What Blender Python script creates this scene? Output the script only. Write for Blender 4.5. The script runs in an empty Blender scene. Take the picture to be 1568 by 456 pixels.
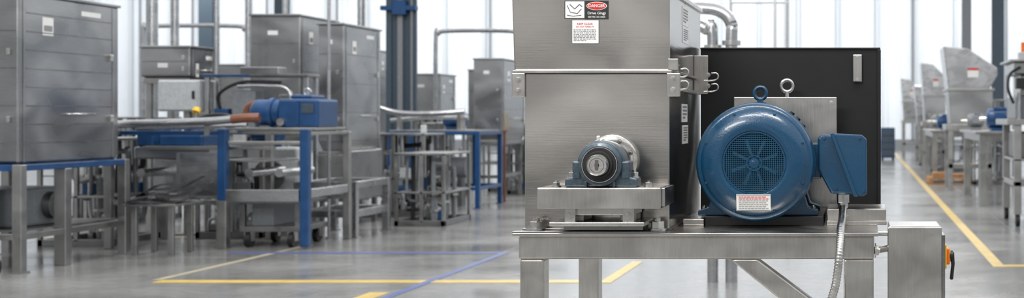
import bpy, bmesh, math, random
from mathutils import Vector, Matrix
random.seed(7)
scene = bpy.context.scene
COL = scene.collection
scene.view_settings.view_transform = 'Standard'

# ---------------------------------------------------------------- materials
def new_mat(name):
    m = bpy.data.materials.new(name); m.use_nodes = True
    nt = m.node_tree
    return m, nt, nt.nodes['Principled BSDF']

def N(nt, t, **kw):
    n = nt.nodes.new(t)
    for k, v in kw.items():
        setattr(n, k, v)
    return n

def coords(nt, scale, kind='Object'):
    tc = N(nt, 'ShaderNodeTexCoord'); mp = N(nt, 'ShaderNodeMapping')
    mp.inputs['Scale'].default_value = scale
    nt.links.new(tc.outputs[kind], mp.inputs['Vector'])
    return mp.outputs['Vector']

def steel(name, col=(.55, .54, .52), rough=.3, streak=(1.5, 1.5, 60), amt=.12, cloud=2.0, cloudamt=.25, metal=1.0, bump=.05, aniso=0, det=3, low=8, fine=.35):
    m, nt, b = new_mat(name)
    v = coords(nt, streak); n1 = N(nt, 'ShaderNodeTexNoise'); n1.inputs['Scale'].default_value = 4; n1.inputs['Detail'].default_value = 5
    nt.links.new(v, n1.inputs['Vector'])
    v2 = coords(nt, (cloud, cloud, cloud * 1.6)); n2 = N(nt, 'ShaderNodeTexNoise'); n2.inputs['Scale'].default_value = 1.6; n2.inputs['Detail'].default_value = det
    n2.inputs['Distortion'].default_value = .8
    nt.links.new(v2, n2.inputs['Vector'])
    r = N(nt, 'ShaderNodeMapRange'); r.inputs['From Min'].default_value = .3; r.inputs['From Max'].default_value = .7
    r.inputs['To Min'].default_value = 1 - amt; r.inputs['To Max'].default_value = 1 + amt
    nt.links.new(n1.outputs['Fac'], r.inputs['Value'])
    r2 = N(nt, 'ShaderNodeMapRange'); r2.inputs['From Min'].default_value = .3; r2.inputs['From Max'].default_value = .7
    r2.inputs['To Min'].default_value = 1 - cloudamt; r2.inputs['To Max'].default_value = 1 + cloudamt * .6
    nt.links.new(n2.outputs['Fac'], r2.inputs['Value'])
    mu = N(nt, 'ShaderNodeMath', operation='MULTIPLY'); nt.links.new(r.outputs[0], mu.inputs[0]); nt.links.new(r2.outputs[0], mu.inputs[1])
    vm = N(nt, 'ShaderNodeVectorMath', operation='SCALE'); vm.inputs[0].default_value = col
    nt.links.new(mu.outputs[0], vm.inputs['Scale']); nt.links.new(vm.outputs[0], b.inputs['Base Color'])
    b.inputs['Metallic'].default_value = metal
    b.inputs['Anisotropic'].default_value = aniso
    r3 = N(nt, 'ShaderNodeMapRange'); r3.inputs['From Min'].default_value = .3; r3.inputs['From Max'].default_value = .7
    r3.inputs['To Min'].default_value = rough * .8; r3.inputs['To Max'].default_value = rough * 1.25
    nt.links.new(n2.outputs['Fac'], r3.inputs['Value']); nt.links.new(r3.outputs[0], b.inputs['Roughness'])
    if bump:
        bp = N(nt, 'ShaderNodeBump'); bp.inputs['Strength'].default_value = bump; bp.inputs['Distance'].default_value = .01
        ad = N(nt, 'ShaderNodeMath', operation='ADD')
        m1 = N(nt, 'ShaderNodeMath', operation='MULTIPLY'); m1.inputs[1].default_value = fine; nt.links.new(n1.outputs['Fac'], m1.inputs[0]); nt.links.new(m1.outputs[0], ad.inputs[0])
        m2 = N(nt, 'ShaderNodeMath', operation='MULTIPLY'); m2.inputs[1].default_value = low; nt.links.new(n2.outputs['Fac'], m2.inputs[0])
        nt.links.new(m2.outputs[0], ad.inputs[1]); nt.links.new(ad.outputs[0], bp.inputs['Height']); nt.links.new(bp.outputs[0], b.inputs['Normal'])
    return m

def paint(name, col, rough=.35, metal=0, var=.12, sc=30, bump=.0, coat=0):
    m, nt, b = new_mat(name)
    v = coords(nt, (1, 1, 1)); n1 = N(nt, 'ShaderNodeTexNoise'); n1.inputs['Scale'].default_value = sc; n1.inputs['Detail'].default_value = 4
    nt.links.new(v, n1.inputs['Vector'])
    r = N(nt, 'ShaderNodeMapRange'); r.inputs['From Min'].default_value = .3; r.inputs['From Max'].default_value = .7
    r.inputs['To Min'].default_value = 1 - var; r.inputs['To Max'].default_value = 1 + var
    nt.links.new(n1.outputs['Fac'], r.inputs['Value'])
    vm = N(nt, 'ShaderNodeVectorMath', operation='SCALE'); vm.inputs[0].default_value = col
    nt.links.new(r.outputs[0], vm.inputs['Scale']); nt.links.new(vm.outputs[0], b.inputs['Base Color'])
    b.inputs['Roughness'].default_value = rough; b.inputs['Metallic'].default_value = metal
    b.inputs['Coat Weight'].default_value = coat; b.inputs['Coat Roughness'].default_value = .10
    if bump:
        bp = N(nt, 'ShaderNodeBump'); bp.inputs['Strength'].default_value = bump; bp.inputs['Distance'].default_value = .004
        nt.links.new(n1.outputs['Fac'], bp.inputs['Height']); nt.links.new(bp.outputs[0], b.inputs['Normal'])
    return m

M_HOP = steel('brushed_steel_hopper', (.60, .57, .53), .19, (1.2, 1.2, 120), .025, 1.1, .30, bump=.16, aniso=.6, det=.8, low=12, fine=.10)  # broad colour clouds paint a soft light gradient into the brushed steel
M_STF = steel('brushed_steel_frame', (.58, .56, .53), .26, (40, 3, 3), .06, 2.6, .15, bump=.06, det=1.5, low=4, fine=.2)
M_ST = steel('brushed_steel', (.42, .42, .41), .33, (10, 3, 3), .05, 1.6, .12, bump=0)
M_STD = steel('steel_dark', (.26, .26, .26), .35, (3, 3, 40), .1, 2, bump=0)
M_STV = steel('steel_cabinet', (.40, .405, .41), .30, (2, 2, 20), .05, .9, .2, bump=.07, aniso=.3, det=1.0, low=5, fine=.1)
M_BOLT = steel('bolt_steel', (.66, .65, .62), .22, (20, 20, 20), .1, 9, .2, bump=0)
M_MACH = steel('machined_steel', (.70, .68, .64), .18, (30, 3, 30), .1, 6, .15, bump=.02, low=2)
M_PIPE = steel('pipe_steel', (.52, .53, .54), .26, (3, 3, 20), .08, 2, .15, bump=0)
M_BLUE = paint('motor_blue_paint', (.0025, .043, .098), .25, 0, .14, 170, .20, .35)
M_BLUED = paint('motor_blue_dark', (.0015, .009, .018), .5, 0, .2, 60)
M_BLADE = paint('fan_blade_paint', (.05, .12, .18), .45)
M_WIRE = paint('grille_wire_blue', (.008, .075, .15), .3, 0, .05)
M_FBLUE = paint('frame_blue_paint', (.010, .058, .17), .33, 0, .2, 8)
M_BLACK = paint('black_enamel', (.0035, .004, .0045), .42, 0, .3, 15, .03)
M_RUB = paint('black_rubber', (.010, .010, .011), .5)
M_SLATE = paint('bearing_cast_slate', (.050, .075, .095), .32, .3, .25, 90, .3, .3)
M_WHITE = paint('sticker_white', (.78, .78, .76), .5, 0, .03)
M_RED = paint('sticker_red', (.55, .02, .02), .5)
M_INK = paint('ink_black', (.015, .015, .015), .5)
M_GREYINK = paint('ink_grey', (.25, .25, .26), .5)
M_ORANGE = paint('orange_plastic', (.80, .16, .01), .4)
M_YEL = paint('yellow_plastic', (.80, .48, .02), .4)
M_YLINE = paint('yellow_floor_paint', (.66, .47, .12), .3, 0, .15, 6)
M_YPALE = paint('worn_yellow_floor_paint', (.46, .42, .30), .3, 0, .15, 6)
M_BLINE = paint('blue_floor_paint', (.10, .14, .33), .3, 0, .15, 6)
M_COPPER = paint('copper_pipe', (.22, .095, .06), .35, .4)
M_WOOD = paint('pallet_wood', (.42, .22, .09), .7, 0, .25, 12)
M_LGREY = paint('light_grey_enamel', (.50, .52, .53), .4)
M_COL = paint('column_paint_greyblue', (.05, .075, .10), .4)
M_PANE = paint('grey_paint', (.20, .215, .23), .4)
M_FOIL = steel('dark_sheet_metal', (.12, .12, .13), .25, (10, 10, 10), .1, 4, .3)

# ---------------------------------------------------------------- builders
def top(name, loc=(0, 0, 0)):
    e = bpy.data.objects.new(name, None); e.empty_display_size = .1
    e.location = loc; COL.objects.link(e); return e

def attach(ob, parent):
    COL.objects.link(ob)
    if parent is not None:
        ob.parent = parent
        ob.matrix_parent_inverse = Matrix.Translation(-Vector(parent.location))
    return ob

def mesh_ob(name, verts, faces, mat, parent, smooth=False, bevel=0, seg=2):
    me = bpy.data.meshes.new(name); me.from_pydata([tuple(v) for v in verts], [], faces); me.update()
    bm = bmesh.new(); bm.from_mesh(me); bmesh.ops.recalc_face_normals(bm, faces=bm.faces); bm.to_mesh(me); bm.free()
    me.materials.append(mat)
    ob = bpy.data.objects.new(name, me); attach(ob, parent)
    if smooth:
        for p in me.polygons: p.use_smooth = True
        try:
            me.set_sharp_from_angle(angle=math.radians(38))
        except Exception: pass
    if bevel:
        md = ob.modifiers.new('bevel', 'BEVEL'); md.width = bevel; md.segments = seg; md.limit_method = 'ANGLE'; md.angle_limit = math.radians(40)
    return ob

BF = [(0, 1, 2, 3), (4, 7, 6, 5), (0, 4, 5, 1), (1, 5, 6, 2), (2, 6, 7, 3), (3, 7, 4, 0)]
def boxv(x0, x1, y0, y1, z0, z1):
    return [(x0, y0, z0), (x1, y0, z0), (x1, y1, z0), (x0, y1, z0), (x0, y0, z1), (x1, y0, z1), (x1, y1, z1), (x0, y1, z1)]
def box(name, x0, x1, y0, y1, z0, z1, mat, parent, bevel=.003, seg=2):
    return mesh_ob(name, boxv(x0, x1, y0, y1, z0, z1), BF, mat, parent, bevel=bevel, seg=seg)
def boxes(name, lst, mat, parent, bevel=0):
    V = []; F = []
    for b in lst:
        o = len(V); V += boxv(*b); F += [tuple(i + o for i in f) for f in BF]
    return mesh_ob(name, V, F, mat, parent, bevel=bevel)
def prism(name, poly, y0, y1, mat, parent, bevel=.003, smooth=False, seg=2):
    n = len(poly)
    V = [(x, y0, z) for x, z in poly] + [(x, y1, z) for x, z in poly]
    F = [tuple(range(n)), tuple(range(2 * n - 1, n - 1, -1))] + [(i, (i + 1) % n, n + (i + 1) % n, n + i) for i in range(n)]
    return mesh_ob(name, V, F, mat, parent, bevel=bevel, smooth=smooth, seg=seg)
def taper(name, b0, z0, b1, z1, mat, parent, bevel=.01):
    V = [(b0[0], b0[2], z0), (b0[1], b0[2], z0), (b0[1], b0[3], z0), (b0[0], b0[3], z0),
         (b1[0], b1[2], z1), (b1[1], b1[2], z1), (b1[1], b1[3], z1), (b1[0], b1[3], z1)]
    return mesh_ob(name, V, BF, mat, parent, bevel=bevel)
def lathe(name, cx, cz, prof, mat, parent, n=64, axis='Y', smooth=True):
    V = []; F = []; m = len(prof)
    for i in range(n):
        a = 2 * math.pi * i / n; ca, sa = math.cos(a), math.sin(a)
        for r, t in prof:
            if axis == 'Y': V.append((cx + r * ca, t, cz + r * sa))
            elif axis == 'Z': V.append((cx + r * ca, cz + r * sa, t))
            else: V.append((t, cx + r * ca, cz + r * sa))
    for i in range(n):
        j = (i + 1) % n
        for k in range(m - 1):
            F.append((i * m + k, j * m + k, j * m + k + 1, i * m + k + 1))
    ob = mesh_ob(name, V, F, mat, parent)
    me = ob.data
    bm = bmesh.new(); bm.from_mesh(me); bmesh.ops.remove_doubles(bm, verts=bm.verts, dist=1e-6)
    bmesh.ops.recalc_face_normals(bm, faces=bm.faces); bm.to_mesh(me); bm.free()
    if smooth:
        for p in me.polygons: p.use_smooth = True
        me.set_sharp_from_angle(angle=math.radians(35))
    return ob
def cyl(name, p0, p1, r, mat, parent, n=20, bevel=0):
    p0 = Vector(p0); p1 = Vector(p1); d = (p1 - p0).normalized()
    u = d.orthogonal().normalized(); w = d.cross(u)
    V = []
    for p in (p0, p1):
        for i in range(n):
            a = 2 * math.pi * i / n; V.append(p + r * (math.cos(a) * u + math.sin(a) * w))
    F = [tuple(range(n)), tuple(range(2 * n - 1, n - 1, -1))] + [(i, (i + 1) % n, n + (i + 1) % n, n + i) for i in range(n)]
    return mesh_ob(name, V, F, mat, parent, smooth=n > 8, bevel=bevel)
def tube(name, pts, r, mat, parent, smooth=True, radii=None, res=4, cyclic=False):
    cu = bpy.data.curves.new(name, 'CURVE'); cu.dimensions = '3D'; cu.bevel_depth = r; cu.bevel_resolution = res; cu.use_fill_caps = True
    P = [Vector(p) for p in pts]
    if smooth and len(P) > 2:
        Q = []
        for i in range(len(P) - 1):
            p0 = P[max(i - 1, 0)]; p1 = P[i]; p2 = P[i + 1]; p3 = P[min(i + 2, len(P) - 1)]
            for k in range(8):
                t = k / 8
                Q.append(.5 * ((2 * p1) + (-p0 + p2) * t + (2 * p0 - 5 * p1 + 4 * p2 - p3) * t * t + (-p0 + 3 * p1 - 3 * p2 + p3) * t ** 3))
        Q.append(P[-1]); P = Q
    sp = cu.splines.new('POLY'); sp.points.add(len(P) - 1)
    for i, p in enumerate(P):
        sp.points[i].co = (*p, 1)
        if radii: sp.points[i].radius = radii(i)
    sp.use_cyclic_u = cyclic; sp.use_smooth = True
    cu.materials.append(mat)
    tmp = bpy.data.objects.new(name + '_c', cu); COL.objects.link(tmp)
    dg = bpy.context.evaluated_depsgraph_get()
    me = bpy.data.meshes.new_from_object(tmp.evaluated_get(dg)); me.name = name
    bpy.data.objects.remove(tmp); bpy.data.curves.remove(cu)
    if not me.materials: me.materials.append(mat)
    ob = bpy.data.objects.new(name, me); attach(ob, parent); return ob
def ring(name, c, R, r, mat, parent, plane='XZ', n=28):
    pts = []
    for i in range(n):
        a = 2 * math.pi * i / n
        if plane == 'XZ': pts.append((c[0] + R * math.cos(a), c[1], c[2] + R * math.sin(a)))
        elif plane == 'YZ': pts.append((c[0], c[1] + R * math.cos(a), c[2] + R * math.sin(a)))
        else: pts.append((c[0] + R * math.cos(a), c[1] + R * math.sin(a), c[2]))
    return tube(name, pts, r, mat, parent, smooth=False, cyclic=True)
def hexbolt(name, c, r, h, mat, parent, axis='Y', washer=True):
    c = Vector(c); d = {'Y': Vector((0, -1, 0)), 'Z': Vector((0, 0, 1)), 'X': Vector((1, 0, 0))}[axis]
    if washer: cyl(name + '_washer', c, c + d * h * .25, r * 1.35, mat, parent, 20)
    cyl(name, c + d * h * .2, c + d * h, r, mat, parent, 6, bevel=r * .08)
    cyl(name + '_tip', c + d * h, c + d * h * 1.35, r * .5, mat, parent, 12)
def text(name, s, x, y, z, size, mat, parent, rot=(math.pi / 2, 0, 0), sx=1):
    cu = bpy.data.curves.new(name, 'FONT'); cu.body = s; cu.size = size; cu.align_x = 'CENTER'; cu.align_y = 'CENTER'
    cu.materials.append(mat); cu.offset = size * .012
    ob = bpy.data.objects.new(name, cu); attach(ob, parent); ob.rotation_euler = rot; ob.scale = (sx, 1, 1)
    ob.location = Vector((x, y, z)); return ob
def textlines(name, x0, x1, y, z0, z1, rows, mat, parent, side=False):
    L = []
    h = (z1 - z0) / rows
    for i in range(rows):
        zt = z1 - h * i; x = x0
        end = x1 if i < rows - 1 else x0 + (x1 - x0) * .6
        while x < end - .002:
            w = min(random.uniform(.03, .1) * (x1 - x0) * 1.6, end - x)
            if side: L.append((y, y + .0004, x, x + w, zt - h * .55, zt))
            else: L.append((x, x + w, y - .0004, y, zt - h * .55, zt))
            x += w + (x1 - x0) * .03
    boxes(name, L, mat, parent)

# ---------------------------------------------------------------- room shell
def build_room():
    m, nt, b = new_mat('polished_concrete')
    v = coords(nt, (1, 1, 1))
    n1 = N(nt, 'ShaderNodeTexNoise'); n1.inputs['Scale'].default_value = .55; n1.inputs['Detail'].default_value = 7; n1.inputs['Roughness'].default_value = .62
    n2 = N(nt, 'ShaderNodeTexNoise'); n2.inputs['Scale'].default_value = 9; n2.inputs['Detail'].default_value = 6
    nt.links.new(v, n1.inputs['Vector']); nt.links.new(v, n2.inputs['Vector'])
    mx = N(nt, 'ShaderNodeMath', operation='ADD'); s2 = N(nt, 'ShaderNodeMath', operation='MULTIPLY'); s2.inputs[1].default_value = .35
    nt.links.new(n2.outputs['Fac'], s2.inputs[0]); nt.links.new(n1.outputs['Fac'], mx.inputs[0]); nt.links.new(s2.outputs[0], mx.inputs[1])
    cr = N(nt, 'ShaderNodeValToRGB'); cr.color_ramp.elements[0].position = .45; cr.color_ramp.elements[0].color = (.14, .14, .133, 1)
    cr.color_ramp.elements[1].position = .9; cr.color_ramp.elements[1].color = (.30, .30, .29, 1)
    nt.links.new(mx.outputs[0], cr.inputs[0]); nt.links.new(cr.outputs[0], b.inputs['Base Color'])
    r = N(nt, 'ShaderNodeMapRange'); r.inputs['From Min'].default_value = .3; r.inputs['From Max'].default_value = .7
    r.inputs['To Min'].default_value = .12; r.inputs['To Max'].default_value = .28
    nt.links.new(n1.outputs['Fac'], r.inputs['Value']); nt.links.new(r.outputs[0], b.inputs['Roughness'])
    b.inputs['Specular IOR Level'].default_value = .5
    box('floor', -42, 22, -10, 60, -.2, 0, m, None, bevel=0)
    J = [(-42, 22, y - .006, y + .006, 0, .0012) for y in range(2, 60, 6)] + [(x - .006, x + .006, -10, 60, 0, .0012) for x in range(-40, 22, 6)]
    e = top('floor_joint_lines'); boxes('joints', J, M_PANE, e)
    mw = paint('white_metal_cladding', (.80, .84, .88), .45, 0, .03, 1.0)
    def corr(name, a0, a1, fixed, axis, H):
        V = []; F = []; a = a0; prof = []
        while a < a1:
            prof += [(a, 0), (a + .38, 0), (a + .43, -.07), (a + .55, -.07)]; a += .6
        for (t, d) in prof:
            for z in (0, H):
                if axis == 'X': V.append((t, fixed + d, z))
                else: V.append((fixed - d if fixed < 0 else fixed + d, t, z))
        for i in range(len(prof) - 1): F.append((2 * i, 2 * i + 2, 2 * i + 3, 2 * i + 1))
        return mesh_ob(name, V, F, mw, None)
    corr('wall_back', -42, 22, 60, 'X', 9)
    corr('wall_left', -10, 60, -42, 'Y', 9)
    corr('wall_right', -10, 60, 22, 'Y', 9)
    L = [(-42, 22, -10.2, -10, 0, .8), (-42, 22, -10.2, -10, 5.6, 9)]
    x = -42.0
    for k in range(20):
        wx = -4.75 + 3.6 * (k - 11)
        if wx > x: L.append((max(x, -42), min(wx, 22), -10.2, -10, .8, 5.6))
        x = wx + 1.6
    boxes('reflection_wall_front', [l for l in L if l[1] > l[0]], paint('grey_metal_cladding', (.24, .245, .25), .5), None)  # added behind the camera, openings spaced to band the hopper's reflections
    box('baseboard_back', -42, 22, 59.75, 59.9, 0, .5, M_PANE, None, 0)
    boxes('trim_1', [(x, x + .16, 59.80, 59.92, 0, 9) for x in [-39 + 1.8 * k for k in range(34)]], paint('cladding_seam_grey', (.60, .64, .67), .5), None)
    e = top('wall_conduits')
    for x in [-33, -30.6, -27.2, -24, -21.5, -17, -14.2, -9, -6, -3.4, 2.3, 6.6]:
        cyl('conduit', (x, 59.7, .5), (x, 59.7, 8.9), .05, M_PANE, e, 10)

build_room()

def strip(e, x0, x1, y0, y1, mat, n='stripe', z=.003):
    box(n, x0, x1, y0, y1, .0013, z, mat, e, bevel=0)
e = top('yellow_floor_marking')
strip(e, -6.45, -2.28, 11.85, 12.05, M_YLINE)
strip(e, -2.39, -2.28, 12.05, 13.6, M_YLINE)
strip(e, 1.32, 1.44, 13.3, 56, M_YLINE)
strip(e, 1.32, 6, 13.12, 13.3, M_YLINE)
strip(e, -4.22, -4.05, 9, 11.2, M_YLINE)
e = top('pale_floor_marking')
strip(e, -6.55, -6.47, 12.05, 15.4, M_YPALE); strip(e, -9.2, -9.1, 10, 11.6, M_YPALE); strip(e, -20, -8.4, 16.3, 16.5, M_YPALE)
e = top('blue_floor_marking')
strip(e, -7.0, -3.9, 14.4, 14.54, M_BLINE, z=.0045); strip(e, -4.0, -3.92, 10.4, 14.4, M_BLINE, z=.0045)

# ---------------------------------------------------------------- main machine : frame
FX0, FX1 = -1.258, .045
fr = top('machine_support_frame', (-.6, 5.2, 0))
box('deck_plate', -1.275, .06, 4.76, 5.82, 1.067, 1.079, M_STF, fr, .002)
box('front_rail', FX0, FX1, 4.78, 4.87, .982, 1.067, M_STF, fr, .008, 3)
box('rear_rail', FX0, FX1, 5.71, 5.80, .982, 1.067, M_STF, fr, .008, 3)
box('left_rail', FX0, FX0 + .09, 4.87, 5.71, .982, 1.067, M_STF, fr, .008)
box('right_rail', FX1 - .09, FX1, 4.87, 5.71, .982, 1.067, M_STF, fr, .008)
for i, (a, c) in enumerate([(FX0 + .004, 4.784), (FX1 - .112, 4.784), (FX0 + .02, 5.70), (FX1 - .09, 5.70)]):
    w = .088 if i != 1 else .11
    box('leg_%d' % (i + 1), a, a + w, c, c + .088, .012, .982, M_STF, fr, .008, 3)
    box('foot_plate_%d' % (i + 1), a - .03, a + w + .03, c - .03, c + .118, 0, .012, M_STF, fr, .002)
box('lower_rail_front', FX0 + .092, FX1 - .112, 4.80, 4.86, .28, .34, M_STF, fr, .006)
box('lower_rail_rear', FX0 + .108, FX1 - .09, 5.71, 5.77, .28, .34, M_STF, fr, .006)
prism('diagonal_brace', [(-.487, .982), (-.385, .982), (-.067, .745), (-.067, .645)], 4.79, 4.85, M_STF, fr, .006)
box('deck_seam_lip', -1.275, -.715, 4.758, 4.80, 1.079, 1.085, M_STD, fr, .001)
for i, x in enumerate((-1.20, -.752)):
    hexbolt('deck_bolt_%d' % (i + 1), (x, 4.81, 1.085), .026, .034, M_BOLT, fr, 'Z')
box('motor_channel', -.14, .095, 5.14, 5.42, 1.079, 1.142, M_STF, fr, .005)
box('motor_channel_lip', -.14, .097, 5.128, 5.14, 1.079, 1.095, M_STF, fr, .002)
box('hopper_side_channel', -.700, -.615, 5.10, 5.40, 1.079, 1.105, M_STF, fr, .004)

# ---------------------------------------------------------------- hopper
hp = top('stainless_hopper', (-.99, 5.3, 1.08))
box('lower_body', -1.258, -.718, 4.87, 5.79, 1.0795, 1.668, M_HOP, hp, .006, 3)
taper('upper_body', (-1.296, -.716, 4.866, 5.79), 1.675, (-1.306, -.716, 4.866, 5.79), 1.972, M_HOP, hp, .006)
box('seam_flange', -1.300, -.708, 4.858, 5.79, 1.666, 1.677, M_STF, hp, .002)
box('seam_painted_shade', -1.298, -.712, 4.861, 5.785, 1.6625, 1.6665, M_INK, hp, 0)  # solid black strip paints the shade under the seam flange
box('top_rim', -1.316, -.708, 4.856, 5.80, 1.962, 1.985, M_STF, hp, .004)
box('base_flange', -1.265, -.712, 4.862, 5.79, 1.0795, 1.088, M_STD, hp, .001)
box('left_ear_plate', -1.303, -1.254, 4.858, 4.870, 1.578, 1.666, M_STF, hp, .003)
box('left_ear_side', -1.303, -1.292, 4.870, 4.95, 1.578, 1.666, M_STF, hp, .003)
box('right_ear_plate', -.727, -.676, 4.856, 4.868, 1.578, 1.666, M_STF, hp, .003)
box('right_ear_top', -.722, -.684, 4.857, 4.866, 1.677, 1.72, M_STF, hp, .003)
box('side_rib', -.718, -.700, 4.88, 5.68, 1.600, 1.614, M_STF, hp, .002)
for k, (x, z) in enumerate([(-1.279, 1.642), (-1.279, 1.602), (-.702, 1.645), (-.702, 1.605)]):
    hexbolt('ear_bolt_%d' % k, (x, 4.858, z), .0085, .010, M_BOLT, hp)
box('side_bracket_plate', -.716, -.655, 5.56, 5.572, 1.60, 1.765, M_STF, hp, .003)
for k, (y, z) in enumerate([(4.93, 1.665), (4.93, 1.618), (5.50, 1.668), (5.50, 1.622)]):
    x0 = -.712 if y < 5 else -.662
    tube('latch_hook_%d' % k, [(x0 - .004, y, z - .012), (x0 + .03, y, z - .012), (x0 + .052, y, z - .006), (x0 + .056, y, z + .010), (x0 + .045, y, z + .020), (x0 + .028, y, z + .018)], .0036, M_BOLT, hp)
    hexbolt('latch_bolt_%d' % k, (x0 + .014, y - .004, z + .012), .008, .012, M_BOLT, hp)
box('latch_mount_front', -.718, -.690, 4.925, 4.965, 1.60, 1.70, M_STD, hp, .002)

# warning labels
lb = top('warning_labels', (-1.0, 4.865, 1.86))
Y = 4.8655
box('pictogram_sheet', -1.108, -1.032, Y - .001, Y, 1.868, 1.936, M_INK, lb, 0)
box('pictogram_white', -1.105, -1.034, Y - .0016, Y - .0008, 1.871, 1.933, M_WHITE, lb, 0)
tube('pictogram_line_a', [(-1.098, Y - .002, 1.918), (-1.086, Y - .002, 1.893), (-1.060, Y - .002, 1.888), (-1.045, Y - .002, 1.905)], .0011, M_INK, lb, False)
tube('pictogram_line_b', [(-1.088, Y - .002, 1.922), (-1.070, Y - .002, 1.905), (-1.052, Y - .002, 1.922), (-1.042, Y - .002, 1.914)], .0014, M_INK, lb, False)
tube('pictogram_line_c', [(-1.098, Y - .002, 1.882), (-1.075, Y - .002, 1.878), (-1.045, Y - .002, 1.882)], .001, M_INK, lb, False)
box('danger_sheet', -1.032, -.944, Y - .001, Y, 1.866, 1.936, M_INK, lb, 0)
ov = [(-.988 + .038 * math.cos(a), 1.916 + .0155 * math.sin(a)) for a in [i * math.pi / 16 for i in range(32)]]
prism('danger_oval_rim', ov, Y - .0016, Y - .0009, M_WHITE, lb, 0)
ov = [(-.988 + .0355 * math.cos(a), 1.916 + .0135 * math.sin(a)) for a in [i * math.pi / 16 for i in range(32)]]
prism('danger_oval', ov, Y - .0022, Y - .0012, M_RED, lb, 0)
text('danger_text', 'DANGER', -.988, Y - .003, 1.916, .0165, M_WHITE, lb, sx=.92)
text('danger_line_1', 'Drive Gingy', -.988, Y - .002, 1.889, .0140, M_WHITE, lb)
text('danger_line_2', 'RESTRICTED AREA', -.988, Y - .002, 1.875, .0078, M_WHITE, lb)
box('notice_sheet', -1.080, -.980, Y - .001, Y, 1.776, 1.8635, M_INK, lb, 0)
box('notice_white', -1.079, -.981, Y - .0015, Y - .0008, 1.777, 1.8625, M_WHITE, lb, 0)
text('notice_head', 'KEEP CLEAR', -1.032, Y - .002, 1.849, .011, M_RED, lb)
text('notice_sub', 'DO NOT OPERATE', -1.032, Y - .002, 1.838, .0078, M_RED, lb)
textlines('notice_text', -1.074, -.99, Y - .0017, 1.783, 1.829, 8, M_GREYINK, lb)
for (y0, y1, z0, z1, n) in [(5.20, 5.38, 1.87, 1.945, 5), (5.21, 5.39, 1.80, 1.865, 6), (5.20, 5.36, 1.482, 1.555, 4), (5.22, 5.38, 1.395, 1.47, 6)]:
    X = -.7155 if z0 > 1.67 else -.7175
    box('side_label', X, X + .0012, y0, y1, z0, z1, M_WHITE, lb, 0)
    textlines('side_label_text', y0 + .02, y1 - .02, X + .0013, z0 + .008, z1 - .008, n, M_GREYINK, lb, side=True)

# ---------------------------------------------------------------- bearing
bs = top('bearing_support_bracket', (-.93, 4.74, 1.18))
box('channel_top', -1.150, -.712, 4.62, 4.866, 1.177, 1.252, M_STF, bs, .004, 3)
box('channel_end_plate', -.712, -.700, 4.64, 4.866, 1.185, 1.250, M_STF, bs, .002)
box('cross_bar', -1.06, -.815, 4.68, 4.84, 1.150, 1.177, M_STF, bs, .003)
box('pad_left', -1.062, -1.022, 4.66, 4.70, 1.127, 1.177, M_STF, bs, .003)
box('pad_right', -.855, -.812, 4.66, 4.70, 1.127, 1.177, M_STF, bs, .003)
box('post_left', -1.05, -1.0, 4.70, 4.84, 1.127, 1.150, M_STD, bs, .003)
box('post_right', -.87, -.82, 4.70, 4.84, 1.127, 1.150, M_STD, bs, .003)
box('lower_plate', -1.117, -.776, 4.66, 4.858, 1.112, 1.127, M_STF, bs, .003)
box('lower_block', -1.09, -.80, 4.77, 4.855, 1.088, 1.112, M_STD, bs, .002)
hexbolt('pad_bolt_1', (-1.042, 4.66, 1.152), .010, .010, M_BOLT, bs)
hexbolt('pad_bolt_2', (-.834, 4.66, 1.152), .010, .010, M_BOLT, bs)

pb = top('pillow_block_bearing', (-.93, 4.68, 1.253))
CX, CZ = -.929, 1.333
pts = [(-1.058, 1.2525), (-.800, 1.2525), (-.800, 1.283), (-.835, 1.290), (-.842, 1.318)]
for i in range(0, 13):
    a = math.radians(-5 + i * 190 / 12); pts.append((CX + .086 * math.cos(a), CZ + .086 * math.sin(a)))
pts += [(-1.016, 1.318), (-1.023, 1.290), (-1.058, 1.283)]
prism('housing', pts, 4.645, 4.735, M_SLATE, pb, .007, True, 3)
lathe('housing_ring', CX, CZ, [(.060, 4.66), (.060, 4.628), (.066, 4.622), (.076, 4.628), (.080, 4.648), (.080, 4.66)], M_SLATE, pb)
lathe('seal', CX, CZ, [(.044, 4.625), (.046, 4.618), (.058, 4.618), (.062, 4.626), (.062, 4.65)], M_RUB, pb)
lathe('seal_bright_ring', CX, CZ, [(.0605, 4.622), (.0605, 4.6195), (.0635, 4.6195), (.0635, 4.63)], M_BOLT, pb)
lathe('inner_race', CX, CZ, [(.040, 4.61), (.041, 4.605), (.0475, 4.605), (.049, 4.61), (.049, 4.64)], M_RUB, pb)
boxes('housing_ribs', [(-.985, -.975, 4.63, 4.646, 1.255, 1.275), (-.885, -.875, 4.63, 4.646, 1.255, 1.275)], M_SLATE, pb, .002)
box('side_lug_left', -1.03, -1.0, 4.64, 4.72, 1.283, 1.345, M_SLATE, pb, .006)
box('side_lug_right', -.858, -.826, 4.64, 4.72, 1.283, 1.345, M_SLATE, pb, .006)
for i, x in enumerate((-1.040, -.817)):
    hexbolt('mount_bolt_%d' % i, (x, 4.69, 1.283), .015, .022, M_BOLT, pb, 'Z')
hexbolt('channel_bolt', (-1.095, 4.68, 1.2525), .013, .016, M_BOLT, pb, 'Z')
hexbolt('channel_bolt_b', (-.765, 4.68, 1.2525), .013, .016, M_BOLT, pb, 'Z')
cyl('grease_nipple', (-.94, 4.66, 1.415), (-.94, 4.655, 1.434), .006, M_WHITE, pb, 10)
sh = pb
lathe('shaft', CX, CZ, [(0, 4.578), (.009, 4.578), (.009, 4.572), (.033, 4.572), (.036, 4.568), (.0375, 4.572), (.0375, 4.60), (.0395, 4.603), (.0395, 4.80)], M_MACH, sh)
box('keyway', -.935, -.923, 4.5705, 4.573, 1.315, 1.352, M_STD, sh, 0)
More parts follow.
